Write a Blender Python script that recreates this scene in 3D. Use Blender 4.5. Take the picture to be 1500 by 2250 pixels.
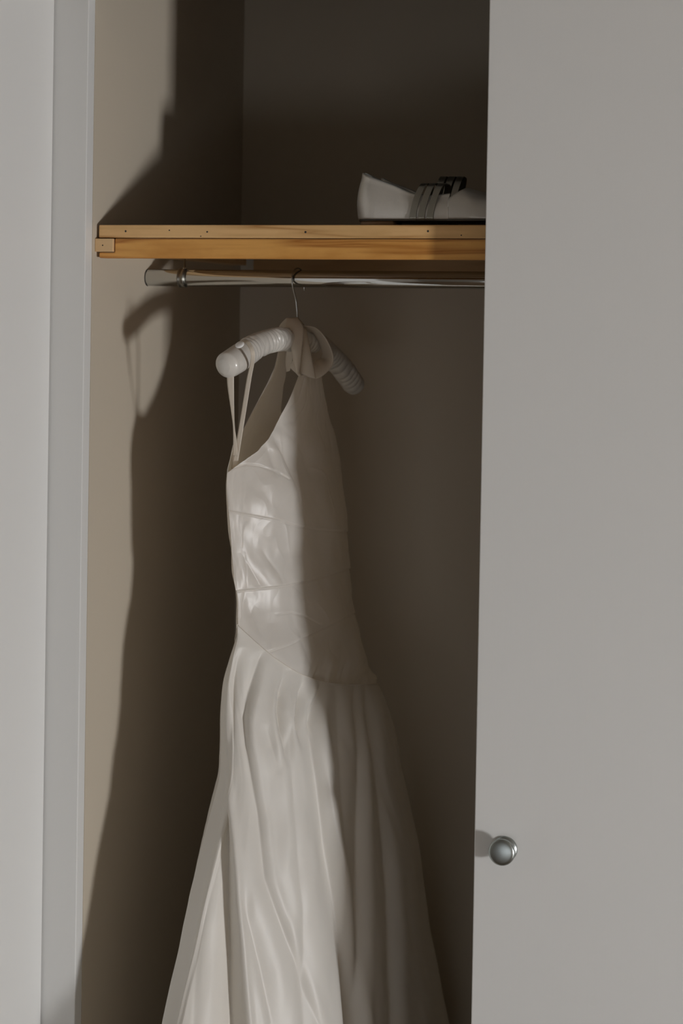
import bpy, bmesh, math, random
import numpy as np
from mathutils import Vector, Matrix

for o in list(bpy.data.objects):
    bpy.data.objects.remove(o, do_unlink=True)
random.seed(7)
SC = bpy.context.scene
COL = SC.collection
PI = math.pi

# ------------------------------------------------------------------ camera
FPX = 4700.0
YAW, PITCH, ROLL = math.radians(17.8), math.radians(1.3), math.radians(0.95)
CAM = np.array([1.348, -2.95, 1.70])
HORIZON = 735.0
Fv = np.array([-math.sin(YAW)*math.cos(PITCH), math.cos(YAW)*math.cos(PITCH), -math.sin(PITCH)])
R0 = np.array([math.cos(YAW), math.sin(YAW), 0.0])
U0 = np.cross(R0, Fv)
Rv = R0*math.cos(ROLL) + U0*math.sin(ROLL)
Uv = -R0*math.sin(ROLL) + U0*math.cos(ROLL)
CY = HORIZON + FPX*math.tan(PITCH)


def proj(P):
    d = np.asarray(P, float) - CAM
    w = d @ Fv
    return 750 + FPX*(d @ Rv)/w, CY - FPX*(d @ Uv)/w


def at(px, py, Y):
    """world point seen at photo pixel (px,py) on the plane of depth Y"""
    d = Fv*FPX + Rv*(px-750) + Uv*(CY-py)
    return CAM + d*((Y-CAM[1])/d[1])


cd = bpy.data.cameras.new('camera')
cam = bpy.data.objects.new('camera', cd)
COL.objects.link(cam)
cd.sensor_fit = 'VERTICAL'
cd.sensor_height = 36.0
cd.sensor_width = 24.0
cd.lens = FPX/2250*36
cd.shift_y = (CY-1125)/2250
cd.clip_start = 0.05
M = Matrix.Identity(4)
for i in range(3):
    M[i][0] = Rv[i]; M[i][1] = Uv[i]; M[i][2] = -Fv[i]; M[i][3] = CAM[i]
cam.matrix_world = M
cd.dof.use_dof = True
cd.dof.focus_distance = 3.12
cd.dof.aperture_fstop = 4.5
SC.camera = cam

# ------------------------------------------------------------------ world, window light, exposure
w = bpy.data.worlds.new('world')
SC.world = w
w.use_nodes = True
w.node_tree.nodes['Background'].inputs[0].default_value = (0.75, 0.82, 1.0, 1)
w.node_tree.nodes['Background'].inputs[1].default_value = 0.25
SC.view_settings.view_transform = 'Standard'
SC.view_settings.look = 'None'
SC.view_settings.gamma = 1.0
SC.view_settings.use_curve_mapping = False
SC.view_settings.exposure = 0.72


def area(name, loc, direction, sx, sy, power, color):
    l = bpy.data.lights.new(name, 'AREA')
    l.shape = 'RECTANGLE'; l.size = sx; l.size_y = sy
    l.energy = power; l.color = color
    o = bpy.data.objects.new(name, l)
    o.location = loc
    o.rotation_euler = Vector(direction).to_track_quat('-Z', 'Y').to_euler()
    COL.objects.link(o)
    return o


ROOM_X0, ROOM_X1, ROOM_Y0, ROOM_H = -1.3, 4.7, -3.7, 2.75
WIN_Y, WIN_W, WIN_Z0, WIN_Z1 = -2.28, 0.42, 0.03, 1.05
area('window_daylight', (ROOM_X1+0.10, WIN_Y, (WIN_Z0+WIN_Z1)/2), (-1, 0, 0), WIN_Z1-WIN_Z0, WIN_W, 205, (0.99, 0.99, 1.0))
# added fill light, low behind the camera, lifts the shaded dress and closet
FILL_X, FILL_W, FILL_Z0, FILL_Z1 = 0.75, 1.5, 0.05, 0.65
area('added_rear_fill', (FILL_X, ROOM_Y0-0.10, (FILL_Z0+FILL_Z1)/2), (0, 1, 0), FILL_W, FILL_Z1-FILL_Z0, 4.0, (0.95, 0.98, 1.0))

# ------------------------------------------------------------------ materials
def mat(name, color, rough=0.5, metal=0.0, spec=0.5, bump=None, sheen=0.0, aniso=0.0, mottle=None):
    m = bpy.data.materials.new(name)
    m.use_nodes = True
    nt = m.node_tree; N = nt.nodes; L = nt.links
    b = N['Principled BSDF']
    b.inputs['Base Color'].default_value = (*color, 1)
    b.inputs['Roughness'].default_value = rough
    b.inputs['Metallic'].default_value = metal
    b.inputs['Specular IOR Level'].default_value = spec
    b.inputs['Sheen Weight'].default_value = sheen
    b.inputs['Anisotropic'].default_value = aniso
    tc = N.new('ShaderNodeTexCoord')
    if bump:
        sc, strength, dist = bump
        mp = N.new('ShaderNodeMapping'); mp.inputs['Scale'].default_value = sc
        nz = N.new('ShaderNodeTexNoise'); nz.inputs['Scale'].default_value = 1; nz.inputs['Detail'].default_value = 5
        bp = N.new('ShaderNodeBump'); bp.inputs['Strength'].default_value = strength; bp.inputs['Distance'].default_value = dist
        L.new(tc.outputs['Object'], mp.inputs[0]); L.new(mp.outputs[0], nz.inputs['Vector'])
        L.new(nz.outputs['Fac'], bp.inputs['Height']); L.new(bp.outputs[0], b.inputs['Normal'])
    if mottle:
        sc, c2 = mottle
        nz = N.new('ShaderNodeTexNoise'); nz.inputs['Scale'].default_value = sc; nz.inputs['Detail'].default_value = 3
        mx = N.new('ShaderNodeMix'); mx.data_type = 'RGBA'
        mx.inputs['A'].default_value = (*color, 1); mx.inputs['B'].default_value = (*c2, 1)
        L.new(tc.outputs['Object'], nz.inputs['Vector']); L.new(nz.outputs['Fac'], mx.inputs['Factor'])
        L.new(mx.outputs['Result'], b.inputs['Base Color'])
    return m


def wood(name, c1, c2, c3, seed=0.0, wav=9.0):
    m = bpy.data.materials.new(name)
    m.use_nodes = True
    nt = m.node_tree; N = nt.nodes; L = nt.links
    b = N['Principled BSDF']; b.inputs['Roughness'].default_value = 0.42
    tc = N.new('ShaderNodeTexCoord')
    mp = N.new('ShaderNodeMapping'); mp.inputs['Scale'].default_value = (2.6, 48, 48); mp.inputs['Location'].default_value = (seed, seed*2, seed)
    n1 = N.new('ShaderNodeTexNoise'); n1.inputs['Scale'].default_value = 1.0; n1.inputs['Detail'].default_value = 2
    L.new(tc.outputs['Object'], mp.inputs[0]); L.new(mp.outputs[0], n1.inputs['Vector'])
    mul = N.new('ShaderNodeMath'); mul.operation = 'MULTIPLY'; mul.inputs[1].default_value = wav
    L.new(n1.outputs['Fac'], mul.inputs[0])
    fr = N.new('ShaderNodeMath'); fr.operation = 'PINGPONG'; fr.inputs[1].default_value = 1.0
    L.new(mul.outputs[0], fr.inputs[0])
    pw = N.new('ShaderNodeMath'); pw.operation = 'POWER'; pw.inputs[1].default_value = 2.5
    L.new(fr.outputs[0], pw.inputs[0])
    mx = N.new('ShaderNodeMix'); mx.data_type = 'RGBA'
    mx.inputs['A'].default_value = (*c1, 1); mx.inputs['B'].default_value = (*c2, 1)
    L.new(pw.outputs[0], mx.inputs['Factor'])
    mp2 = N.new('ShaderNodeMapping'); mp2.inputs['Scale'].default_value = (9, 14, 22); mp2.inputs['Location'].default_value = (seed*3, 0, 0)
    n2 = N.new('ShaderNodeTexNoise'); n2.inputs['Scale'].default_value = 1.0; n2.inputs['Detail'].default_value = 4
    L.new(tc.outputs['Object'], mp2.inputs[0]); L.new(mp2.outputs[0], n2.inputs['Vector'])
    rp = N.new('ShaderNodeMapRange'); rp.inputs[1].default_value = 0.45; rp.inputs[2].default_value = 0.72
    L.new(n2.outputs['Fac'], rp.inputs[0])
    mx2 = N.new('ShaderNodeMix'); mx2.data_type = 'RGBA'; mx2.inputs['B'].default_value = (*c3, 1)
    L.new(mx.outputs['Result'], mx2.inputs['A']); L.new(rp.outputs[0], mx2.inputs['Factor'])
    L.new(mx2.outputs['Result'], b.inputs['Base Color'])
    mp3 = N.new('ShaderNodeMapping'); mp3.inputs['Scale'].default_value = (30, 900, 900)
    n3 = N.new('ShaderNodeTexNoise'); n3.inputs['Scale'].default_value = 1
    bp = N.new('ShaderNodeBump'); bp.inputs['Strength'].default_value = 0.25; bp.inputs['Distance'].default_value = 0.0005
    L.new(tc.outputs['Object'], mp3.inputs[0]); L.new(mp3.outputs[0], n3.inputs['Vector'])
    L.new(n3.outputs['Fac'], bp.inputs['Height']); L.new(bp.outputs[0], b.inputs['Normal'])
    return m


MAT = dict(
    white=mat('white_gloss_paint', (0.74, 0.74, 0.725), 0.42, spec=0.4, bump=((120, 120, 6), 0.22, 0.0006)),
    closet=mat('warm_matt_paint', (0.56, 0.495, 0.40), 0.75, spec=0.2, bump=((60, 60, 60), 0.12, 0.0006)),
    room=mat('room_paint', (0.30, 0.27, 0.23), 0.8),
    floor=mat('floor_wood', (0.22, 0.15, 0.09), 0.5),
    pine_light=wood('pine_strip', (0.78, 0.49, 0.22), (0.46, 0.23, 0.075), (0.60, 0.36, 0.145), 1.3, 9),
    pine_dark=wood('pine_rail', (0.74, 0.38, 0.10), (0.40, 0.15, 0.025), (0.54, 0.235, 0.045), 4.1, 8),
    pine_pale=wood('pine_cleat', (0.72, 0.49, 0.26), (0.62, 0.38, 0.18), (0.68, 0.45, 0.23), 7.7, 4),
    board=wood('pine_board', (0.42, 0.25, 0.11), (0.30, 0.16, 0.06), (0.36, 0.2, 0.08), 9.7, 5),
    nail=mat('dark_nail', (0.03, 0.025, 0.02), 0.6),
    chrome=mat('chrome', (0.62, 0.63, 0.62), 0.09, 1.0),
    ring=mat('dull_steel', (0.30, 0.29, 0.26), 0.35, 1.0),
    wire=mat('wire_steel', (0.45, 0.45, 0.44), 0.2, 1.0),
    nickel=mat('satin_nickel', (0.40, 0.43, 0.42), 0.32, 1.0),
    satin=mat('ivory_satin', (0.87, 0.835, 0.785), 0.39, spec=0.9, sheen=0.15, aniso=0.0, bump=((260, 260, 2600), 0.05, 0.0004)),
    skirt=mat('ivory_taffeta', (0.85, 0.82, 0.765), 0.44, spec=0.55, sheen=0.12, bump=((260, 260, 2600), 0.04, 0.0004)),
    ribbon=mat('cream_ribbon', (0.78, 0.72, 0.63), 0.5, spec=0.5, sheen=0.1),
    pad=mat('silver_satin_padding', (0.64, 0.61, 0.56), 0.30, spec=0.8, sheen=0.1, aniso=0.3),
    button=mat('white_button', (0.85, 0.84, 0.82), 0.35),
    leather=mat('silver_leather', (0.62, 0.59, 0.54), 0.40, 0.55, bump=((900, 900, 900), 0.35, 0.0005)),
    lining=mat('brown_lining', (0.13, 0.08, 0.055), 0.7),
    binding=mat('grey_binding', (0.30, 0.30, 0.28), 0.5, 0.3),
    strap=mat('metallic_elastic', (0.33, 0.32, 0.28), 0.30, 0.85),
    sole=mat('dark_sole', (0.07, 0.06, 0.045), 0.6),
    heel=mat('tan_heel', (0.32, 0.20, 0.11), 0.6),
    glass=mat('frame_white', (0.8, 0.8, 0.8), 0.4),
)


for k_, tr in (('satin', .32), ('skirt', .20), ('ribbon', .30)):
    nt = MAT[k_].node_tree
    b_ = nt.nodes['Principled BSDF']
    t_ = nt.nodes.new('ShaderNodeBsdfTranslucent'); t_.inputs[0].default_value = (0.95, 0.84, 0.66, 1)
    m_ = nt.nodes.new('ShaderNodeMixShader'); m_.inputs[0].default_value = tr
    nt.links.new(b_.outputs[0], m_.inputs[1]); nt.links.new(t_.outputs[0], m_.inputs[2])
    nt.links.new(m_.outputs[0], nt.nodes['Material Output'].inputs['Surface'])


# ------------------------------------------------------------------ helpers
def link_mesh(name, me, material, parent=None, smooth=False):
    o = bpy.data.objects.new(name, me)
    COL.objects.link(o)
    if material:
        me.materials.append(material)
    if parent:
        o.parent = parent
    if smooth:
        me.polygons.foreach_set('use_smooth', [True]*len(me.polygons))
    return o


def tag(o, label=None, cat=None, group=None, kind=None):
    for k, v in (('label', label), ('category', cat), ('group', group), ('kind', kind)):
        if v:
            o[k] = v
    return o


def empty(name, label, cat, group=None):
    o = bpy.data.objects.new(name, None)
    COL.objects.link(o)
    return tag(o, label, cat, group)


def box(name, p0, p1, material, parent=None, bevel=0.0, seg=2):
    bm = bmesh.new()
    bmesh.ops.create_cube(bm, size=1)
    c = [(a+b)/2 for a, b in zip(p0, p1)]; s = [abs(b-a) for a, b in zip(p0, p1)]
    for v in bm.verts:
        v.co = Vector((v.co.x*s[0]+c[0], v.co.y*s[1]+c[1], v.co.z*s[2]+c[2]))
    if bevel:
        bmesh.ops.bevel(bm, geom=bm.edges[:], offset=bevel, segments=seg, affect='EDGES', profile=0.5)
    me = bpy.data.meshes.new(name); bm.to_mesh(me); bm.free()
    return link_mesh(name, me, material, parent, smooth=False)


def struct(name, p0, p1, material, bevel=0.0):
    return tag(box(name, p0, p1, material, None, bevel), kind='structure')


def grid_mesh(name, V, material, parent=None, close_u=False, thick=0.0, cap=False):
    """V: rows x cols x 3 array"""
    V = np.asarray(V, float)
    r, c = V.shape[:2]
    me = bpy.data.meshes.new(name)
    idx = np.arange(r*c).reshape(r, c)
    if close_u:
        nxt = np.roll(idx, -1, axis=1)
        a, b, d, e = idx[:-1], nxt[:-1], nxt[1:], idx[1:]
    else:
        a, b, d, e = idx[:-1, :-1], idx[:-1, 1:], idx[1:, 1:], idx[1:, :-1]
    Fc = np.stack([a, b, d, e], -1).reshape(-1, 4)
    verts = V.reshape(-1, 3)
    faces = Fc.tolist()
    if cap:
        faces = faces + [idx[0].tolist()[::-1], idx[-1].tolist()]
    me.from_pydata(verts.tolist(), [], faces)
    me.update()
    o = link_mesh(name, me, material, parent, smooth=True)
    if thick:
        s = o.modifiers.new('thickness', 'SOLIDIFY'); s.thickness = thick; s.offset = -1
    return o


def catmull(pts, n):
    P = np.asarray(pts, float)
    k = len(P)
    Q = np.vstack([2*P[0]-P[1], P, 2*P[-1]-P[-2]])
    out = []
    for t in np.linspace(0, k-1, n):
        i = min(int(t), k-2); f = t-i
        a, b, c, d = Q[i], Q[i+1], Q[i+2], Q[i+3]
        out.append(0.5*((2*b)+(-a+c)*f+(2*a-5*b+4*c-d)*f*f+(-a+3*b-3*c+d)*f**3))
    return np.array(out)


def sweep(name, pts, radii, material, parent=None, n=24, seg=60, ring=None, cap=True):
    """tube along a path; radii constant or per-point"""
    P = catmull(pts, seg)
    if np.isscalar(radii):
        radii = [radii]*len(pts)
    R = catmull([[q] for q in radii], seg)[:, 0]
    T = np.gradient(P, axis=0); T /= np.linalg.norm(T, axis=1)[:, None]
    ref = np.array([0, 0, 1.0]) if abs(T[0][2]) < 0.9 else np.array([1.0, 0, 0])
    V = np.zeros((seg, n, 3))
    nrm = np.cross(T[0], ref); nrm /= np.linalg.norm(nrm)
    for i in range(seg):
        nrm = nrm - T[i]*(nrm @ T[i]); nrm /= np.linalg.norm(nrm)
        bn = np.cross(T[i], nrm)
        for j in range(n):
            a = 2*PI*j/n
            r = R[i] + (ring(i/(seg-1), a) if ring else 0)
            V[i, j] = P[i] + r*(math.cos(a)*nrm+math.sin(a)*bn)
    return grid_mesh(name, V, material, parent, close_u=True, cap=cap)


def lathe(name, prof, axis_o, axis_d, material, parent=None, n=64):
    """prof: (distance along axis, radius)"""
    d = np.array(axis_d, float); d /= np.linalg.norm(d)
    ref = np.array([0, 0, 1.0]) if abs(d[2]) < 0.9 else np.array([1.0, 0, 0])
    e1 = np.cross(d, ref); e1 /= np.linalg.norm(e1); e2 = np.cross(d, e1)
    V = np.array([[np.array(axis_o)+d*h+r*(math.cos(2*PI*j/n)*e1+math.sin(2*PI*j/n)*e2) for j in range(n)] for h, r in prof])
    return grid_mesh(name, V, material, parent, close_u=True, cap=True)


def ribbon(name, left, right, material, parent, n=40, m=8, cup=0.0, thick=0.0007):
    """flat band between two edges given as (px, py, depth)"""
    A = catmull([at(*p) for p in left], n); B = catmull([at(*p) for p in right], n)
    V = np.zeros((n, m+1, 3))
    for j in range(m+1):
        f = j/m
        V[:, j] = A*(1-f)+B*f
        V[:, j, 1] -= cup*4*f*(1-f)
    return grid_mesh(name, V, material, parent, thick=thick)


def vnoise(x, y, seed):
    """smooth value noise on arrays"""
    rs = np.random.RandomState(seed); T = rs.rand(256, 256)*2-1
    xi = np.floor(x).astype(int); yi = np.floor(y).astype(int)
    fx = x-xi; fy = y-yi
    fx = fx*fx*fx*(fx*(fx*6-15)+10); fy = fy*fy*fy*(fy*(fy*6-15)+10)
    g = lambda a, b: T[a % 256, b % 256]
    return (g(xi, yi)*(1-fx)+g(xi+1, yi)*fx)*(1-fy)+(g(xi, yi+1)*(1-fx)+g(xi+1, yi+1)*fx)*fy


# ------------------------------------------------------------------ the room and the closet shell
FRONT = -0.036                     # face of the closet front
OPEN_X1 = 1.27
ix = at(196, 1000, -0.012)[0]      # left wall face, flush with the frame's inner edge
BACK = min(np.linspace(.5, .75, 126), key=lambda Y: abs(proj((ix, Y, 2.05))[0]-532))
HEAD_Z = 2.195
CEIL = ROOM_H
struct('floor', (ROOM_X0-.1, ROOM_Y0-.1, -0.05), (ROOM_X1+.1, BACK+.1, 0), MAT['floor'])
struct('ceiling', (ROOM_X0-.1, ROOM_Y0-.1, CEIL), (ROOM_X1+.1, BACK+.1, CEIL+.05), MAT['room'])
struct('wall_left', (-0.10, -0.012, 0), (ix+.0005, BACK, CEIL), MAT['closet'])
struct('wall_back', (-0.10, BACK, 0), (OPEN_X1+.1, BACK+.1, CEIL), MAT['closet'])
struct('wall_right', (OPEN_X1, -0.012, 0), (OPEN_X1+.1, BACK, CEIL), MAT['closet'])
# painted timber frame: left stile, head rail, right stile
ox = at(92, 900, FRONT)[0]
struct('trim_1', (ox, FRONT, 0), (ix, -0.012, HEAD_Z), MAT['white'], 0.0012)
struct('trim_2', (ox, FRONT+.0008, HEAD_Z+.0005), (OPEN_X1+.06, -0.012, HEAD_Z+.10), MAT['white'], 0.0012)
struct('trim_3', (OPEN_X1, FRONT, 0), (OPEN_X1+.06, -0.012, HEAD_Z), MAT['white'], 0.0012)
struct('wall_front_left', (ROOM_X0-.1, FRONT+.006, 0), (ox-.0005, 0.0, CEIL), MAT['room'])
struct('wall_front_right', (OPEN_X1+.061, FRONT+.006, 0), (ROOM_X1+.1, 0.0, CEIL), MAT['room'])
struct('wall_front_top', (ox, FRONT+.006, HEAD_Z+.101), (OPEN_X1+.06, 0.0, CEIL), MAT['room'])
# the other door leaf stands open at the left, folded out towards the room
leaf = struct('door_2', (-0.034, -0.60, 0.008), (0.0, -0.001, HEAD_Z+0.035), MAT['white'], 0.0015)
lx = at(108, 1000, FRONT-0.001)[0]
leaf.location = (lx, FRONT-0.002, 0)
leaf.rotation_euler = (0, 0, math.radians(-9.0))
struct('wall_room_left', (ROOM_X0-.1, ROOM_Y0, 0), (ROOM_X0, FRONT, CEIL), MAT['room'])


def wall_with_hole(name, axis, c0, c1, lo, hi, a0, a1, z0, z1):
    bm = bmesh.new()

    def b(u0, u1, v0, v1):
        if axis == 'x':
            p0, p1 = (c0, u0, v0), (c1, u1, v1)
        else:
            p0, p1 = (u0, c0, v0), (u1, c1, v1)
        r = bmesh.ops.create_cube(bm, size=1)
        for v in r['verts']:
            v.co = Vector([(p0[i]+p1[i])/2+v.co[i]*abs(p1[i]-p0[i]) for i in range(3)])
    b(lo, a0, 0, CEIL); b(a1, hi, 0, CEIL); b(a0, a1, 0, z0); b(a0, a1, z1, CEIL)
    me = bpy.data.meshes.new(name); bm.to_mesh(me); bm.free()
    return tag(link_mesh(name, me, MAT['room']), kind='structure')


wall_with_hole('wall_room_right', 'x', ROOM_X1, ROOM_X1+.09, ROOM_Y0, FRONT, WIN_Y-WIN_W/2, WIN_Y+WIN_W/2, WIN_Z0, WIN_Z1)
wall_with_hole('wall_rear', 'y', ROOM_Y0-.09, ROOM_Y0, ROOM_X0-.1, ROOM_X1+.1, FILL_X-FILL_W/2, FILL_X+FILL_W/2, FILL_Z0, FILL_Z1)  # opening cut only to let the added rear fill light through

# right door leaf, a few degrees ajar, hinged at the right stile, with its round knob
DYAW = math.radians(1.2)
e0 = at(1057, 1000, -0.050)
door = struct('door_1', (0, 0, 0.008), (0.64, 0.022, HEAD_Z+0.035), MAT['white'], 0.0015)
door.location = (e0[0], e0[1], 0)
door.rotation_euler = (0, 0, DYAW)
kn = at(1109, 1865, e0[1]+0.04*math.sin(DYAW))
kb = np.array([(kn[0]-e0[0])/math.cos(DYAW), 0.0, kn[2]])
R1 = 0.0178
knob = lathe('door_knob', [(-.001, R1), (0.0012, R1), (0.0030, R1*.96), (0.0036, R1*.86), (0.0042, R1*.80), (0.0050, R1*.80), (0.0062, R1*.70),
                           (0.0085, R1*.60), (0.0115, R1*.55), (0.0145, R1*.62), (0.0165, R1*.84), (0.0185, R1*1.0), (0.0205, R1*1.055),
                           (0.0225, R1*1.045), (0.0240, R1*.99), (0.0248, R1*.90), (0.0254, R1*.75), (0.0259, R1*.5), (0.0262, R1*.25), (0.0263, R1*.02)],
             kb, (0, -1, 0), MAT['nickel'], door)
knob['label'] = 'round satin nickel knob with raised base ring'

# ------------------------------------------------------------------ pine shelf
SX1 = OPEN_X1-0.006
a_ = at(217, 494, 0); b_ = at(217, 523.5, 0); c_ = at(217, 566.5, 0)
zt, zm, zb = a_[2], b_[2], c_[2]
sx = a_[0]
shelf = empty('wooden_shelf', 'pine closet shelf with nailed front strip above the chrome rail', 'shelf')
box('shelf_board', (sx, 0.017, zm+0.002), (SX1, 0.58, zt-0.0005), MAT['board'], shelf, 0.001)
strip = box('front_strip', (sx, 0, zm+0.0008), (SX1, 0.0168, zt), MAT['pine_light'], shelf, 0.0016, 3)
# notched lower rail: the cleat end sits in its notch
cl0 = at(203, 522, -0.004); cl1 = at(247.5, 553, -0.004)
nx, nz = cl1[0]+0.0012, cl1[2]-0.0012
bm = bmesh.new()
prof = [(sx+.0008, zb), (SX1, zb), (SX1, zm-.0004), (nx, zm-.0004), (nx, nz), (sx+.0008, nz)]
for Yv in (0.0005, 0.026):
    for p in prof:
        bm.verts.new((p[0], Yv, p[1]))
bm.verts.ensure_lookup_table()
n = len(prof)
bm.faces.new([bm.verts[i] for i in range(n)])
bm.faces.new([bm.verts[n+i] for i in range(n)][::-1])
for i in range(n):
    j = (i+1) % n
    bm.faces.new([bm.verts[j], bm.verts[i], bm.verts[n+i], bm.verts[n+j]])
bmesh.ops.recalc_face_normals(bm, faces=bm.faces[:])
bmesh.ops.bevel(bm, geom=bm.edges[:], offset=0.0011, segments=2, affect='EDGES')
me = bpy.data.meshes.new('front_rail'); bm.to_mesh(me); bm.free()
rail = link_mesh('front_rail', me, MAT['pine_dark'], shelf)
cleat = box('side_cleat', (ix+.0006, -0.004, cl1[2]), (cl1[0], 0.57, zm-0.0006), MAT['pine_pale'], shelf, 0.0008)
box('back_cleat', (cl1[0]+.003, 0.597, zb-0.012), (SX1, 0.624, zm-0.003), MAT['board'], shelf, 0.0008)
box('side_cleat', (OPEN_X1-.028, -0.004, cl1[2]), (OPEN_X1, 0.57, zm-0.0006), MAT['pine_pale'], shelf, 0.0008)


def dot(name, px, py, Y, r, parent):
    p = at(px, py, Y)
    return lathe(name, [(0.0006, r), (-0.0002, r*.95), (-0.0004, r*.5), (-0.0004, r*.05)], p, (0, 1, 0), MAT['nail'], parent, 12)


for px, py, r in ((276, 508, .0016), (455, 509.5, .0014), (671, 510, .0017), (940, 508, .0016)):
    dot('nail', px, py, 0.0, r, strip)
dot('nail', 225.5, 539, -0.004, 0.0011, cleat)
# small dark knots
for px, py, rr in ((372, 506, .0011), (441, 519, .0009), (1013, 517, .0010)):
    dot('knot', px, py, 0.0, rr, strip)

# ------------------------------------------------------------------ chrome rail
RY = 0.20
rz = at(330, 610, RY)[2]; rx0 = at(324.5, 610, RY)[0]
RR = 0.0134
hang = empty('clothes_rail', 'chrome clothes rail hung on a bolt under the pine shelf', 'rail')
lathe('rail_tube', [(0, RR*.93), (0.0006, RR), (OPEN_X1-rx0-.001, RR)], (rx0, RY, rz), (1, 0, 0), MAT['chrome'], hang, 96)
lathe('end_cap', [(-0.0012, RR*.6), (-0.0012, RR*.98), (-0.0003, RR*1.02), (0.0008, RR*1.01)], (rx0, RY, rz), (1, 0, 0), MAT['nail'], hang, 64)
cx = at(402, 610, RY)[0]
col_ = lathe('collar', [(-.0052, RR+.0001), (-.0052, RR+.0016), (-.0036, RR+.0019), (-.0026, RR+.0011), (.0026, RR+.0011), (.0036, RR+.0019), (.0052, RR+.0016), (.0052, RR+.0001)],
             (cx, RY, rz), (1, 0, 0), MAT['ring'], hang, 64)
bx = at(405.5, 590, RY)[0]
lathe('hanging_bolt', [(0, .0034), (.0022, .0034), (.0022, .0016), (zm-rz-RR+.004, .0016)], (bx, RY, rz+RR+.0005), (0, 0, 1), MAT['wire'], hang, 20)

# ------------------------------------------------------------------ dress frame of reference
BETA = math.radians(13.0)
uvec = np.array([-math.sin(BETA), -math.cos(BETA), 0.0])     # towards the near end of the hanger
vvec = np.array([math.cos(BETA), -math.sin(BETA), 0.0])      # towards the side the camera sees
H = at(655, 612, RY)


def zof(py, P):
    """height at which plan point P shows at photo row py"""
    y0 = proj([P[0], P[1], 1.8])[1]; y1 = proj([P[0], P[1], 0.8])[1]
    return 1.8 - (py-y0)/(y1-y0)


def keyf(keys):
    k = np.array(keys, float)
    return lambda y: np.interp(y, k[:, 0], k[:, 1])


def smoothkey(keys, n=400):
    c = catmull(keys, n)
    o = np.argsort(c[:, 0])
    c = c[o]
    return lambda y: np.interp(y, c[:, 0], c[:, 1])


Lk = smoothkey([(740, 612), (775, 606), (825, 592), (860, 572), (900, 548), (960, 517), (1000, 504), (1040, 497), (1100, 499), (1150, 503), (1200, 508),
                (1250, 513), (1290, 518), (1350, 519), (1375, 519), (1420, 506), (1470, 492), (1530, 485), (1600, 482), (1655, 479), (1700, 468),
                (1800, 440), (1900, 414), (2000, 391), (2120, 360), (2250, 330), (2500, 290), (3190, 240)])
Rk = smoothkey([(740, 702), (775, 702), (825, 706), (860, 712), (900, 721), (960, 735), (1040, 749), (1100, 757), (1150, 761), (1200, 762), (1250, 765),
                (1300, 769), (1350, 775), (1400, 788), (1465, 804), (1530, 832), (1600, 858), (1660, 873), (1720, 883), (1800, 901), (1900, 921), (2000, 933), (2120, 950), (2250, 970),
                (2500, 1005), (3190, 1045)])
Bk = smoothkey([(740, .020), (800, .026), (860, .036), (940, .048), (1040, .055), (1130, .060), (1250, .055), (1350, .058), (1450, .070), (1550, .090), (1700, .108),
                (1850, .122), (2050, .138), (2250, .152), (3190, .20)])

Pk_ = smoothkey([(740, 1.3), (860, 1.5), (1000, 1.75), (1350, 1.75), (1450, 1.6), (1560, 1.35), (1800, 1.25), (3190, 1.15)])


def lens(sn, p):
    return np.sign(sn)*np.abs(sn)**p


NPH = 240
PH = np.linspace(0, 2*PI, NPH, endpoint=False)
YS = np.linspace(740, 3190, 330)
fitA, fitX = [], []
a, cxx = 0.12, H[0]
zs = np.array([zof(y, H) for y in YS])
for y, z in zip(YS, zs):
    b = float(Bk(y)); Lx, Rx = float(Lk(y)), float(Rk(y))
    for it in range(14):
        C = np.array([cxx, RY, z])
        E = C + a*np.cos(PH)[:, None]*uvec + b*lens(np.sin(PH), float(Pk_(y)))[:, None]*vvec
        x, _ = proj(E)
        mn, mxx = x.min(), x.max()
        a = max(0.02, a+((Rx-Lx)-(mxx-mn))*0.0007)
        a = min(a, 0.40)
        cxx += ((Lx+Rx)/2-(mn+mxx)/2)*0.0006
    fitA.append(a); fitX.append(cxx)
fitA, fitX = np.array(fitA), np.array(fitX)


def dress_point(ph, y, off=0.0):
    """arrays of plan angle and photo-row parameter -> world points on the dress body"""
    ph, y = np.broadcast_arrays(ph, y)
    aa = np.interp(y, YS, fitA); cc = np.interp(y, YS, fitX); zz = np.interp(y, YS, zs); bb = Bk(y)
    n = np.stack([bb*np.cos(ph), aa*np.sin(ph)], -1); n /= np.linalg.norm(n, axis=-1, keepdims=True)
    pu = aa*np.cos(ph)+off*n[..., 0]; pv = bb*lens(np.sin(ph), Pk_(y))+off*n[..., 1]
    P = pu[..., None]*uvec+pv[..., None]*vvec
    P[..., 0] += cc; P[..., 1] += RY; P[..., 2] = zz
    return P


def pxy(P):
    d = P-CAM
    w_ = d @ Fv
    return 750+FPX*(d @ Rv)/w_, CY-FPX*(d @ Uv)/w_


def solve_rim(phis, curve, ytop, ybot=1046):
    """for each angle the row at which that column meets the rim curve"""
    cv = np.array(curve, float); cv = cv[np.argsort(cv[:, 1])]
    out = []
    yy = np.linspace(ybot, ytop, 160)
    for p in phis:
        x, y = pxy(dress_point(np.full_like(yy, p), yy))
        g = x-np.interp(y, cv[:, 1], cv[:, 0])
        s = np.where(g < 0)[0]
        out.append(yy[s[0]] if len(s) else ytop)
    return np.array(out)


front_curve = [(499, 1040), (512, 1030), (530, 1016), (560, 993), (590, 962), (610, 930), (630, 890), (645, 850), (655, 822)]
back_curve = [(499, 1042), (503, 1012), (513, 985), (530, 955), (545, 925), (563, 885), (578, 850), (590, 815), (597, 778)]
q = np.linspace(0, PI/2, 91)
far_curve = [(700, 1046), (652, 975), (632, 935), (618, 900), (624, 860), (627, 830), (629, 800), (632, 752)]


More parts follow.
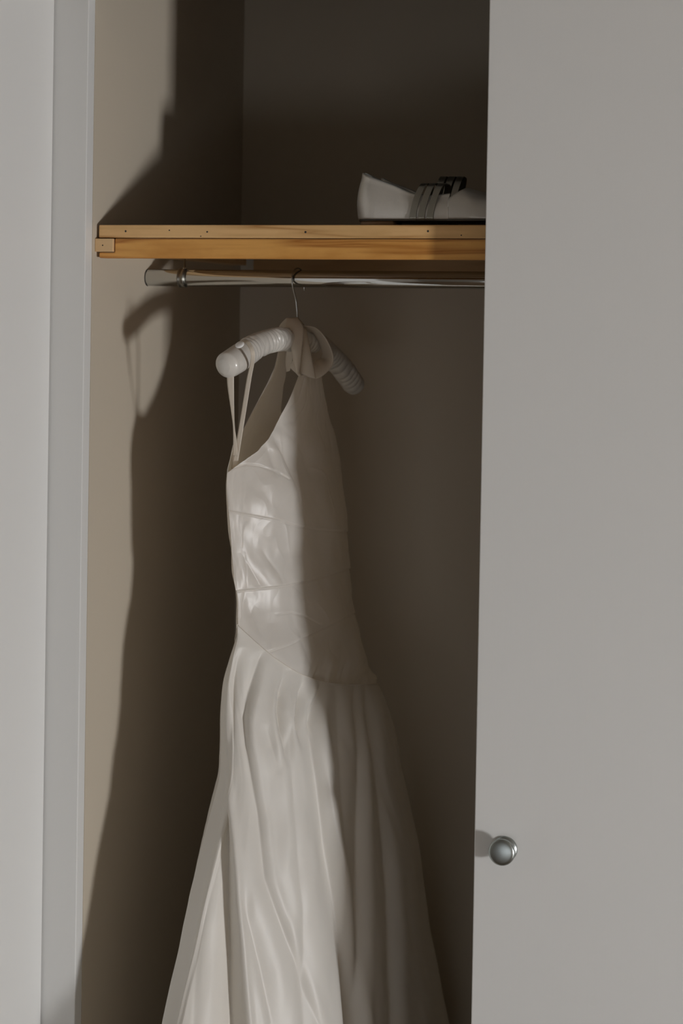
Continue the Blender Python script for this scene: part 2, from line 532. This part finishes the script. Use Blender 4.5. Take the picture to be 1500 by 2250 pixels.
def solve_far(phis, ytop=752, ybot=1046):
    cv = np.array(far_curve, float); cv = cv[np.argsort(cv[:, 1])]
    out = []
    yy = np.linspace(ybot, ytop, 160)
    for p in phis:
        x, y = pxy(dress_point(np.full_like(yy, p), yy))
        g = np.interp(y, cv[:, 1], cv[:, 0])-x
        s_ = np.where(g < 0)[0]
        out.append(yy[s_[0]] if len(s_) else ytop)
    return np.array(out)


fr = solve_rim(q, front_curve, 822)
bk = solve_rim(-q, back_curve, 752)
bf = np.minimum.accumulate(solve_far(PI+q))
fr = np.minimum.accumulate(fr); bk = np.minimum.accumulate(bk)


def rim(ph):
    ph = np.mod(ph, 2*PI)
    f = np.where(ph <= PI, np.minimum(ph, PI-ph), 0)
    g = np.where(ph > PI, np.minimum(ph-PI, 2*PI-ph), 0)
    return np.where(ph <= PI, np.interp(f, q, fr), np.where(ph > 1.5*PI, np.interp(g, q, bk), np.interp(g, q, bf)))


def smooth_periodic(arr, k):
    ker = np.hanning(k+2)[1:-1]; ker /= ker.sum()
    ext = np.concatenate([arr[-k:], arr, arr[:k]])
    return np.convolve(ext, ker, 'same')[k:-k]


def seam_rows(curve, phs, tail=None):
    """row parameter of a seam drawn as x->y on the visible side, for every angle; the hidden side runs straight between its ends"""
    cv = np.array(curve, float)
    res = np.zeros_like(phs)
    for i, p in enumerate(phs):
        if p <= PI:
            y = np.interp(600, cv[:, 0], cv[:, 1])
            for _ in range(8):
                x, yp = pxy(dress_point(np.array([p]), np.array([y])))
                y += (np.interp(x[0], cv[:, 0], cv[:, 1])-yp[0])*0.8
            res[i] = y
    i0 = 0; i1 = np.where(phs <= PI)[0][-1]
    nb = len(phs)-i1
    for i in range(i1+1, len(phs)):
        t = (i-i1)/nb
        res[i] = res[i1]*(1-t)+res[i0]*t
    return res


NC = 960
phs = np.linspace(0, 2*PI, NC, endpoint=False)
waist_curve = [(515, 1366), (522, 1372), (540, 1390), (560, 1408), (580, 1426), (600, 1443), (630, 1463), (660, 1481), (690, 1493), (720, 1500), (760, 1504), (810, 1503)]
waist = seam_rows(waist_curve, phs)
rimr = smooth_periodic(rim(phs), 9)

# ---- bodice
dress = empty('wedding_dress', 'ivory satin halter wedding dress hanging from the padded hanger', 'dress')
NR = 420
t = np.linspace(0, 1, NR)[:, None]
Yg = rimr[None, :]*(1-t)+waist[None, :]*t
PHg = np.broadcast_to(phs[None, :], Yg.shape)
base = dress_point(PHg, Yg)
Xp, Yp = pxy(base)
vis = (np.sin(PHg) > -0.25)


def crease(X, Y, line, A, wl, wr):
    """sharp valley along a line given x(y); A = keys of depth (mm) by y; wl/wr half widths in photo px"""
    ln = np.array(line, float)
    A_ = np.array(A, float)
    xg = np.interp(Y, ln[:, 1], ln[:, 0])
    am = np.interp(Y, A_[:, 0], A_[:, 1], left=0, right=A_[-1, 1])
    dx = X-xg
    wd = np.where(dx < 0, wl, wr)
    return -am*0.001*(np.exp(-np.sqrt((dx/wd)**2+0.02))-0.25*np.exp(-((dx+2.0*wl)/(1.4*wl))**2)-0.25*np.exp(-((dx-2.0*wr)/(1.4*wr))**2))


def hseam(X, Y, line, step, wid=70, groove=0.9):
    """overlapped band edge y(x): the cloth above stands proud and falls back upwards, with a fine groove at the edge"""
    ln = np.array(line, float)
    yg = np.interp(X, ln[:, 0], ln[:, 1])
    d = yg-Y
    ramp = np.where(d > 0, np.exp(-d/wid)*np.clip(d/2.2, 0, 1), 0)
    ends = np.clip((X-ln[0, 0]+6)/10, 0, 1)*np.clip((ln[-1, 0]-X+10)/16, 0, 1)
    return (step*0.001*ramp - groove*0.001*np.exp(-(d/2.6)**2))*ends


off = np.zeros_like(Xp)
o_ = np.zeros_like(Xp)
o_ += hseam(Xp, Yp, [(495, 1040), (515, 1027), (540, 1020), (565, 1023), (595, 1034), (628, 1052)], 1.2, 30, 1.0)
o_ += hseam(Xp, Yp, [(499, 1122), (540, 1130), (600, 1142), (655, 1158), (700, 1164), (770, 1170)], 1.5, 60, 0.7)
o_ += hseam(Xp, Yp, [(515, 1300), (560, 1296), (600, 1290), (650, 1283), (700, 1270), (780, 1246)], 2.4, 70, 0.9)
o_ += hseam(Xp, Yp, [(590, 1432), (620, 1422), (660, 1406), (700, 1388), (740, 1367), (790, 1342)], 2.2, 70, 0.9)
o_ += hseam(Xp, Yp, [(610, 1350), (640, 1346), (665, 1352), (700, 1372)], 1.2, 26, 0.5)
# bust gathers and pull lines
o_ += crease(Xp, Yp, [(598, 950), (606, 970), (622, 1000), (640, 1040), (652, 1075), (668, 1140), (684, 1200)], [(945, 0), (970, 5.0), (1040, 7.0), (1080, 4.0), (1210, 0)], 10, 30)
o_ += crease(Xp, Yp, [(583, 975), (590, 1000), (598, 1035)], [(972, 0), (990, 4.6), (1025, 4.0), (1050, 0)], 12, 9)
o_ += crease(Xp, Yp, [(612, 930), (640, 960), (668, 1000), (690, 1080)], [(925, 0), (960, 2.0), (1020, 1.8), (1085, 0)], 10, 22)
o_ += crease(Xp, Yp, [(575, 1205), (590, 1230), (612, 1262), (620, 1285)], [(1200, 0), (1230, 1.8), (1270, 1.8), (1288, 0)], 7, 12)
o_ += crease(Xp, Yp, [(530, 1215), (550, 1250), (575, 1290)], [(1205, 0), (1240, 2.2), (1285, 2.6), (1296, 0)], 12, 8)
o_ += crease(Xp, Yp, [(548, 1330), (560, 1360), (575, 1400)], [(1325, 0), (1350, 3.0), (1385, 2.2), (1410, 0)], 14, 9)
o_ += crease(Xp, Yp, [(640, 1350), (655, 1385), (668, 1425), (690, 1480)], [(1348, 0), (1385, 2.6), (1440, 2.6), (1485, 1.5)], 12, 9)
o_ += crease(Xp, Yp, [(600, 1350), (590, 1380), (585, 1420)], [(1345, 0), (1370, 2.0), (1425, 0)], 9, 15)
o_ += crease(Xp, Yp, [(560, 1060), (575, 1090), (600, 1125)], [(1055, 0), (1080, 1.2), (1125, 0)], 16, 12)
# raised bust
o_ += 0.010*np.exp(-((Xp-590)/55)**2-((Yp-1075)/75)**2) - 0.004*np.exp(-((Xp-560)/40)**2-((Yp-1330)/40)**2)
# gathers above the drop waist towards the far side
gw = np.exp(-((waist[None, :]-Yg)/26.0))*np.clip((Xp-672)/40, 0, 1)
o_ += gw*0.0050*vnoise(Xp/7.0+Yp/30, Yp/40.0, 3)
gw2 = np.exp(-((waist[None, :]-Yg)/60.0))*np.clip((Xp-640)/60, 0, 1)
o_ += gw2*0.0070*vnoise(Xp/24.0+Yp/60, Yp/45.0, 9)
off += o_*np.clip((np.sin(PHg)+0.25)*4, 0, 1)
# soft cloth unevenness all round
PF = np.where(PHg > 1.5*PI, PHg-2*PI, PHg)
seamfade = np.clip(np.abs(np.mod(PHg-1.5*PI+PI, 2*PI)-PI)/0.4, 0, 1)
S = PF*0.12
Xc = S*1000/0.7
nz_ = 0.0026*vnoise(Xc/62+Yg/110, Yg/70-Xc/140, 5)+0.0009*vnoise(Xc/26-Yg/60, Yg/48+Xc/80, 6)+0.00018*vnoise(Xc/11+Yg/33, Yg/19, 8)
ridge = (1-np.abs(vnoise(Xc/52-Yg/95+0.6*vnoise(Xc/40, Yg/50, 31), Yg/130+Xc/150, 21)))**3
ridge2 = (1-np.abs(vnoise(Xc/34+Yg/80+0.5*vnoise(Xc/30, Yg/40, 33), Yg/90-Xc/110, 23)))**3
msk = np.clip(vnoise(Xc/70+3, Yg/90, 41)*1.6+0.35, 0, 1)
nz_ += 0.0013*ridge*msk-0.0010*ridge2*(1-msk)
off += nz_*seamfade*(0.35+0.65*np.abs(np.sin(PHg)))
edge = np.exp(-(Yg-rimr[None, :])/3.0)
off += 0.0006*edge
bod = grid_mesh('bodice', dress_point(PHg, Yg, off), MAT['satin'], dress, close_u=True)

# ---- skirt
NR2 = 460
tt = np.linspace(0, 1, NR2)[:, None]**1.15
FLOORY = 3165.0
Yg2 = waist[None, :]*(1-tt)+FLOORY*tt
PH2 = np.broadcast_to(phs[None, :], Yg2.shape)
b2 = dress_point(PH2, Yg2)
X2, Y2 = pxy(b2)
f_ = np.zeros_like(X2)
f_ += crease(X2, Y2, [(526, 1425), (513, 1490), (503, 1560), (500, 1620), (510, 1700), (522, 1790)], [(1422, 0), (1450, 6), (1500, 9), (1620, 9), (1700, 5), (1800, 0)], 12, 22)
f_ += crease(X2, Y2, [(576, 1430), (560, 1480), (545, 1535), (537, 1580), (540, 1640), (552, 1710), (568, 1793), (585, 1933), (627, 2050), (700, 2260), (760, 2600), (800, 3100)],
             [(1428, 0), (1450, 5), (1520, 6), (1640, 7), (1800, 7), (2050, 6), (2250, 4), (3100, 20)], 20, 8)
f_ += crease(X2, Y2, [(626, 1462), (615, 1520), (612, 1560), (620, 1620), (632, 1680)], [(1458, 0), (1480, 1.5), (1530, 6), (1600, 9), (1690, 0)], 7, 12)
f_ += crease(X2, Y2, [(634, 1470), (640, 1560), (640, 1677), (650, 1840), (664, 2003), (668, 2250), (670, 3100)], [(1470, 1), (1600, 2.5), (1700, 4), (2003, 4.5), (2250, 5), (3100, 22)], 10, 16)
f_ += crease(X2, Y2, [(666, 1488), (660, 1540), (656, 1580), (664, 1640)], [(1484, 0), (1500, 1.5), (1535, 6), (1580, 8), (1650, 0)], 6, 10)
f_ += crease(X2, Y2, [(680, 1492), (687, 1590), (700, 1690), (716, 1790), (742, 1933), (774, 2143), (786, 2250), (850, 3100)],
             [(1486, 0), (1530, 4), (1630, 12), (1770, 20), (1933, 26), (2250, 30), (3100, 40)], 34, 9)
f_ += crease(X2, Y2, [(703, 1498), (693, 1550), (691, 1590), (700, 1640)], [(1496, 0), (1535, 5), (1590, 6), (1650, 0)], 6, 10)
f_ += crease(X2, Y2, [(735, 1505), (742, 1600), (752, 1750), (765, 1950)], [(1503, 1), (1600, 3), (1750, 5), (1960, 0)], 14, 18)
f_ += crease(X2, Y2, [(783, 1504), (789, 1600), (790, 1800), (791, 2250), (800, 3100)], [(1504, 3), (1560, 8), (1700, 12), (2250, 18), (3100, 30)], 16, 9)
f_ += crease(X2, Y2, [(806, 1500), (822, 1620), (840, 1770), (856, 1950), (872, 2250), (920, 3100)], [(1500, 3), (1560, 8), (1700, 12), (2250, 18), (3100, 30)], 18, 10)
f_ += crease(X2, Y2, [(478, 1620), (483, 1700), (489, 1770), (497, 1850), (508, 2000), (530, 2250), (560, 3100)], [(1620, 0), (1680, 8), (1760, 20), (2000, 34), (2250, 40), (3100, 50)], 60, 8)
f_ += crease(X2, Y2, [(440, 1900), (432, 2000), (425, 2250), (410, 3100)], [(1850, 0), (2000, 4), (2250, 6), (3100, 20)], 18, 26)
f_ += crease(X2, Y2, [(520, 1930), (545, 2020), (575, 2130), (600, 2250), (640, 3100)], [(1920, 0), (2020, 4), (2130, 6), (2250, 7), (3100, 14)], 10, 20)
# pull crumples in the lit front
f_ += crease(X2, Y2, [(585, 1600), (600, 1650), (612, 1700)], [(1590, 0), (1640, 3), (1705, 0)], 14, 10)
f_ += crease(X2, Y2, [(640, 1600), (628, 1650), (614, 1700)], [(1590, 0), (1640, 3), (1705, 0)], 10, 12)
f_ *= 1+1.3*np.exp(-((Y2-1550)/90.0)**2)
visw = np.clip((np.sin(PH2)+0.2)*4, 0, 1)
# general deep folds on the hidden side
dn = np.clip((Yg2-waist[None, :])/700, 0, 1.6)
gen = -0.016*dn*np.abs(np.sin(PH2*8+0.5*np.sin(Yg2/260)))
off2 = f_*visw+gen*(1-visw)
grow = np.clip((Yg2-waist[None, :])/120, 0, 1)
PF2 = np.where(PH2 > 1.5*PI, PH2-2*PI, PH2)
fade2 = np.clip(np.abs(np.mod(PH2-1.5*PI+PI, 2*PI)-PI)/0.4, 0, 1)
S2 = PF2*0.2*1000/0.7
off2 += (0.3+0.7*np.abs(np.sin(PH2)))*fade2*grow*(0.0030*vnoise(S2/90, Yg2/330, 15)+0.0012*vnoise(S2/38+Yg2/160, Yg2/150, 16)+0.0007*vnoise(S2/18-Yg2/90, Yg2/70, 18))
puff = 0.0045*(1-np.exp(-(Yg2-waist[None, :])/45))*np.exp(-(Yg2-waist[None, :])/220)
off2 += puff
Pk = dress_point(PH2, Yg2, off2)
Pk[..., 2] = np.maximum(Pk[..., 2], 0.004)
grid_mesh('skirt', Pk, MAT['skirt'], dress, close_u=True)

# fine piping along the dropped waist
wp = dress_point(phs[::4], waist[::4]+0.5, 0.0012)
V = []
for j in range(8):
    aa_ = 2*PI*j/8
    V.append(dress_point(phs[::4], waist[::4]+0.8*math.sin(aa_), 0.0014+0.0005*math.cos(aa_)))
grid_mesh('waist_piping', np.array(V+[V[0]]), MAT['satin'], dress, close_u=True)

# ------------------------------------------------------------------ padded hanger
hg = empty('padded_hanger', 'ruched ivory satin padded hanger with wire hook on the rail', 'hanger')
arc = smoothkey([(470, 815), (505, 799), (540, 776), (565, 759), (592, 749), (620, 746), (645, 747), (665, 748), (700, 760), (740, 796), (770, 835), (800, 880)])
sv = np.linspace(0.2035, -0.188, 60)
pts = []
for s in sv:
    P = np.array([H[0], RY, 1.7])+s*uvec
    P[2] = zof(745, P)
    for _ in range(3):
        x, y = proj(P)
        P[2] -= (float(arc(x))-y)*0.00066
    pts.append(P)
rad = []
for s in sv:
    r_ = 0.0180+0.0026*math.exp(-((s-.165)/.045)**2)
    if s > 0.175:
        r_ *= max(0.10, 1-((s-0.175)/0.0300)**7)**0.5
    if s < -0.16:
        r_ *= max(0.06, 1-((-s-0.16)/0.0285)**4)**0.5
    rad.append(r_)
rs = np.random.RandomState(4)
RN = rs.rand(400)*2-1


def ruche(f, a):
    smooth_tip = min(1.0, max(0.08, (f-0.13)/0.05))
    w1 = abs(math.sin(f*PI*40+0.9*math.sin(a+f*9)+1.3*math.sin(f*41)))
    w2 = abs(math.sin(f*PI*25+1.4*math.sin(a*2+f*31)+2.1*math.sin(f*17+1)))
    return (0.0021*(w1**0.8-.6)+0.0017*(w2**0.8-.6))*(0.65+0.35*math.sin(f*23+a))*smooth_tip


sweep('padded_arm', pts, rad, MAT['pad'], hg, n=48, seg=700, ring=ruche)
# wire hook: up from the pad, over the rail
hw = []
e = RR+0.0014
top = H.copy(); top[2] = rz
sB = at(655, 705, RY)
hd = -vvec*0.10+uvec*0.995
for ds, dz in ((0.0, sB[2]-rz-0.012), (0.001, sB[2]-rz+0.008), (0.005, -0.034), (0.0105, -0.020), (0.0150, -0.008), (0.0155, 0.004), (0.0115, 0.0125), (0.003, 0.0163), (-0.006, 0.0145),
               (-0.0135, 0.007), (-0.0158, -0.003), (-0.0150, -0.012), (-0.0168, -0.018)):
    hw.append(np.array([H[0], RY, rz+dz])+hd*ds)
sweep('wire_hook', hw, 0.00125, MAT['wire'], hg, n=12, seg=90)
bt = at(526.5, 757.5, RY-0.165-0.029)
lathe('button', [(-.004, .003), (-.0012, .003), (-.0012, .0066), (0, .0070), (.0012, .0066), (.0020, .005), (.0022, .0005)], bt, (-0.10, -0.55, 0.62), MAT['button'], hg, 32)

# ------------------------------------------------------------------ halter ties and hanging loops of the dress
RB = MAT['ribbon']
ribbon('halter_tie', [(618, 740, .232), (613, 718, .222), (630, 699.5, .196), (627, 722, .172), (638, 758, .160), (645, 795, .158), (652, 821, .160)],
       [(668, 742, .232), (669, 716, .222), (654, 698.5, .196), (667, 722, .172), (663, 770, .158), (660, 798, .157), (658, 822, .160)], RB, dress, cup=0.004, n=60, m=14)
ribbon('halter_tie', [(663, 716, .186), (661, 770, .168), (658, 800, .166), (657, 818, .165)],
       [(672, 722, .188), (683, 775, .172), (689, 805, .170), (694, 832, .168)], RB, dress, cup=0.003, m=10)
ribbon('halter_loop', [(664, 715, .190), (695, 722, .188), (719, 750, .192), (732, 788, .192), (722, 814, .185), (695, 832, .172), (660, 822, .165)],
       [(666, 726, .206), (688, 735, .222), (705, 765, .232), (706, 786, .222), (694, 792, .196), (687, 800, .178), (659, 817, .168)], RB, dress, cup=0.003, n=70, m=12)
ribbon('halter_loop', [(674, 722, .225), (679, 760, .236), (688, 800, .222)], [(700, 734, .232), (710, 765, .240), (713, 800, .228)], RB, dress, cup=-0.004)
ribbon('halter_tie', [(630, 770, .185), (627, 795, .190), (630, 817, .19)], [(647, 768, .178), (642, 795, .182), (637, 815, .185)], RB, dress)
ribbon('halter_tie', [(652, 782, .165), (637, 804, .164), (651, 821, .160)], [(657, 790, .163), (650, 806, .162), (656, 822, .159)], RB, dress)
# knot that gathers the neck point
kp = at(656, 820, .162)
sweep('neck_knot', [kp+np.array([-.003, 0, .004]), kp, kp+np.array([.002, .001, -.005])], [.0020, .0034, .0016], RB, dress, n=16, seg=16)
# narrow loops, one over the hanger end, one under it
dYn = RY-0.165
ribbon('hanging_loop', [(528, 754, dYn-.010), (541, 757, dYn-.018), (551, 782, dYn-.022), (542, 833, .045), (528, 920, .055), (512, 1010, .062), (509, 1030, .066)],
       [(532, 749, dYn-.006), (549, 752, dYn-.014), (560, 782, dYn-.020), (552, 833, .045), (538, 920, .055), (524, 1008, .062), (521, 1030, .066)], RB, dress, n=60, m=4)
ribbon('hanging_loop', [(498, 812, .012), (500, 850, .018), (508, 905, .03), (512, 940, .04), (512, 985, .055), (508, 1030, .075)],
       [(514, 812, .012), (514, 850, .018), (514.5, 905, .03), (516, 940, .04), (521.5, 985, .055), (522, 1030, .075)], RB, dress, n=50, m=4)


# ------------------------------------------------------------------ ballet flats
def make_shoe(name, label):
    root = empty(name, label, 'shoe', 'silver ballet flats on the shelf')
    L = 0.248
    ns, nq = 120, 56
    s = np.linspace(0, 1, ns)

    def W(s):      # half width of the outline
        wdt = np.interp(s, [0, .12, .3, .5, .7, .85, 1], [.026, .0285, .0285, .031, .038, .035, .026])
        endh = np.sqrt(np.clip(1-((0.10-s)/0.10)**2, 0, 1)); endh = np.where(s > .10, 1, endh)
        endt = np.sqrt(np.clip(1-((s-0.80)/0.20)**2, 0, 1)); endt = np.where(s < .80, 1, endt)
        return wdt*endh*endt+0.0004
    rimh = smoothkey([(0, .0690), (.02, .0665), (.10, .059), (.22, .0485), (.33, .0375), (.43, .0340), (.54, .0350), (.60, .0375)])
    dome = smoothkey([(.56, .046), (.62, .0445), (.70, .040), (.80, .035), (.90, .029), (1, .016)])
    TH = 0.57      # throat

    def section(s_, q):
        """q 0..1 from the near sole edge over the top to the far sole edge; open shoe leaves the middle out"""
        wv = float(W(s_))
        if s_ < TH:
            h = float(rimh(s_)); side = -1 if q < .5 else 1
            k = q*2 if q < .5 else (1-q)*2
            lean = 0.0030*k*k+(-0.0028*math.sin(PI*k))
            y = side*max(wv-lean, 0.0002)
            return y, h*k
        h = float(dome(s_))*min(1, 1) if s_ > .62 else float(rimh(min(s_, .6)))*(1-(s_-TH)/(.62-TH))+float(dome(s_))*((s_-TH)/(.62-TH))
        ang = PI*q
        c, sn = math.cos(ang), math.sin(ang)
        ex = np.interp(s_, [TH, .74], [.26, .72])
        return -wv*math.copysign(abs(c)**ex, c), h*(abs(sn)**0.9)
    # open part: near and far walls joined round the heel
    K = 26
    n_open = int(ns*TH)+1
    so = np.concatenate([np.linspace(TH, 0.11, 60), 0.11*(np.cos(np.linspace(0, PI/2, 22)[1:]))])
    # heel part uses dense sampling near s=0
    path = [(x, -1) for x in so]+[(x, 1) for x in so[::-1][1:]]
    V = np.zeros((K, len(path), 3))
    for j, (x, sd) in enumerate(path):
        x = max(x, 0.0)
        for i in range(K):
            k = i/(K-1)
            h = float(rimh(x))
            wv = float(W(x))
            bul = 0.0034*math.sin(PI*min(1, k*1.15))*0.9
            lean = 0.0045*k*k
            f = 1-(lean-bul)/0.03
            xx = x*L+(lean*1.1-bul)*max(0, 1-x/0.10)
            V[i, j] = (xx, sd*wv*f if wv > .0006 else 0, 0.004+h*k*1.0)
    up = grid_mesh('upper', V, MAT['leather'], root, thick=0.0016)
    # closed vamp and toe
    sc_ = np.concatenate([np.linspace(TH-.006, .8, 40), .8+.2*np.sin(np.linspace(0, PI/2, 30)[1:])])
    V2 = np.zeros((len(sc_), 60, 3))
    for i, x in enumerate(sc_):
        for j in range(60):
            y, z = section(max(float(x), TH), j/59)
            # curved throat line: the middle of the top starts further forward
            mid = math.sin(PI*j/59)**2
            mid = max(0.0, (math.sin(PI*j/59)-0.80)/0.20)
            xx = x+0.05*mid*max(0, 1-(x-TH+.04)/.36); y *= 1+0.10*max(0, 1-(x-TH)/.2)*math.sin(PI*min(1, 2*min(j/59, 1-j/59)*1.3))
            V2[i, j] = (min(xx, 1)*L, y, 0.004+z)
    grid_mesh('vamp', V2, MAT['leather'], root, thick=0.0016)
    # binding along the rim
    rimpts = [V[-1, j] for j in range(0, V.shape[1], 3)]
    sweep('rim_binding', rimpts, 0.0014, MAT['binding'], root, n=8, seg=160)
    st = [V[-3, j]+np.array([0, math.copysign(.0006, V[-3, j][1]), 0]) for j in range(0, V.shape[1], 3)]
    sweep('stitching', st, 0.0004, MAT['binding'], root, n=6, seg=160)
    # lining just inside
    Vl = V.copy(); Vl[..., 1] *= 0.93; Vl[..., 0] += 0.0024*np.clip(1-Vl[..., 0]/0.03, 0, 1); Vl[..., 2] -= 0.0012
    grid_mesh('lining', Vl, MAT['lining'], root)
    # insole and sole
    for nm, z0, z1, sc2, mt in (('insole', .0045, .0065, .93, MAT['lining']), ('sole', .0015, .0042, 1.03, MAT['sole'])):
        xs = np.concatenate([0.10*(1-np.cos(np.linspace(0, PI/2, 14))), np.linspace(.12, .8, 30), .8+.2*np.sin(np.linspace(0, PI/2, 14)[1:])])
        ring_ = [(x*L, -float(W(x))*sc2) for x in xs]+[(x*L, float(W(x))*sc2) for x in xs[::-1]]
        arr = np.array([[(a, b, z0) for a, b in ring_], [(a, b, z0+0.0004) for a, b in ring_], [(a, b, z1) for a, b in ring_]])
        grid_mesh(nm, arr, mt, root, close_u=True, cap=True)
    xs = np.concatenate([0.10*(1-np.cos(np.linspace(0, PI/2, 14))), [.22]])
    ring_ = [(x*L+.002, -float(W(x))*.94) for x in xs]+[(x*L+.002, float(W(x))*.94) for x in xs[::-1]]
    grid_mesh('heel', np.array([[(a, b, -0.0055) for a, b in ring_], [(a, b, 0.0022) for a, b in ring_]]), MAT['heel'], root, close_u=True, cap=True)
    # three ribbed elastic straps over the instep
    for k in range(3):
        x0 = 0.355+0.052*k
        nn = 46
        rows = []
        nwid = 25
        for j in range(nn):
            a = PI*j/(nn-1)
            c, sn = math.cos(a), math.sin(a)
            row = []
            for m_ in range(nwid):
                g = m_/(nwid-1)-.5
                xx = x0*L+g*0.0088+0.013*sn**1.5
                wv = float(W(x0))+.0062
                rr = 0.0007*abs(math.cos(g*PI*8))
                y = -(wv+rr)*math.copysign(abs(c)**.42, c)
                z = 0.0025+(0.0540+rr)*(abs(sn)**.95)
                row.append((xx, y, z))
            rows.append(row)
        grid_mesh('strap', np.array(rows), MAT['strap'], root, thick=0.0008)
    return root


shoe = make_shoe('ballet_flat', 'front silver leather ballet flat with three ribbed straps, heel toward the hanger')
hp = at(793, 480, 0.055)
shoe.location = (hp[0], 0.050, zt+0.0056)
shoe.rotation_euler = (0, 0, math.radians(2))


def dup(o, parent=None):
    c = o.copy(); COL.objects.link(c)
    if parent:
        c.parent = parent
    for ch in list(o.children):
        if ch is not c:
            dup(ch, c)
    return c


shoe2 = dup(shoe)
shoe2['label'] = 'rear silver ballet flat of the pair, mostly hidden, only its dark straps showing'
p2 = at(835, 480, 0.16)
for ch in shoe2.children:
    if ch.name.startswith('strap'):
        ch.scale = (1.0, 1.0, 1.32)
shoe2.location = (p2[0], 0.150, zt+0.0056)
shoe2.rotation_euler = (0, 0, math.radians(7))
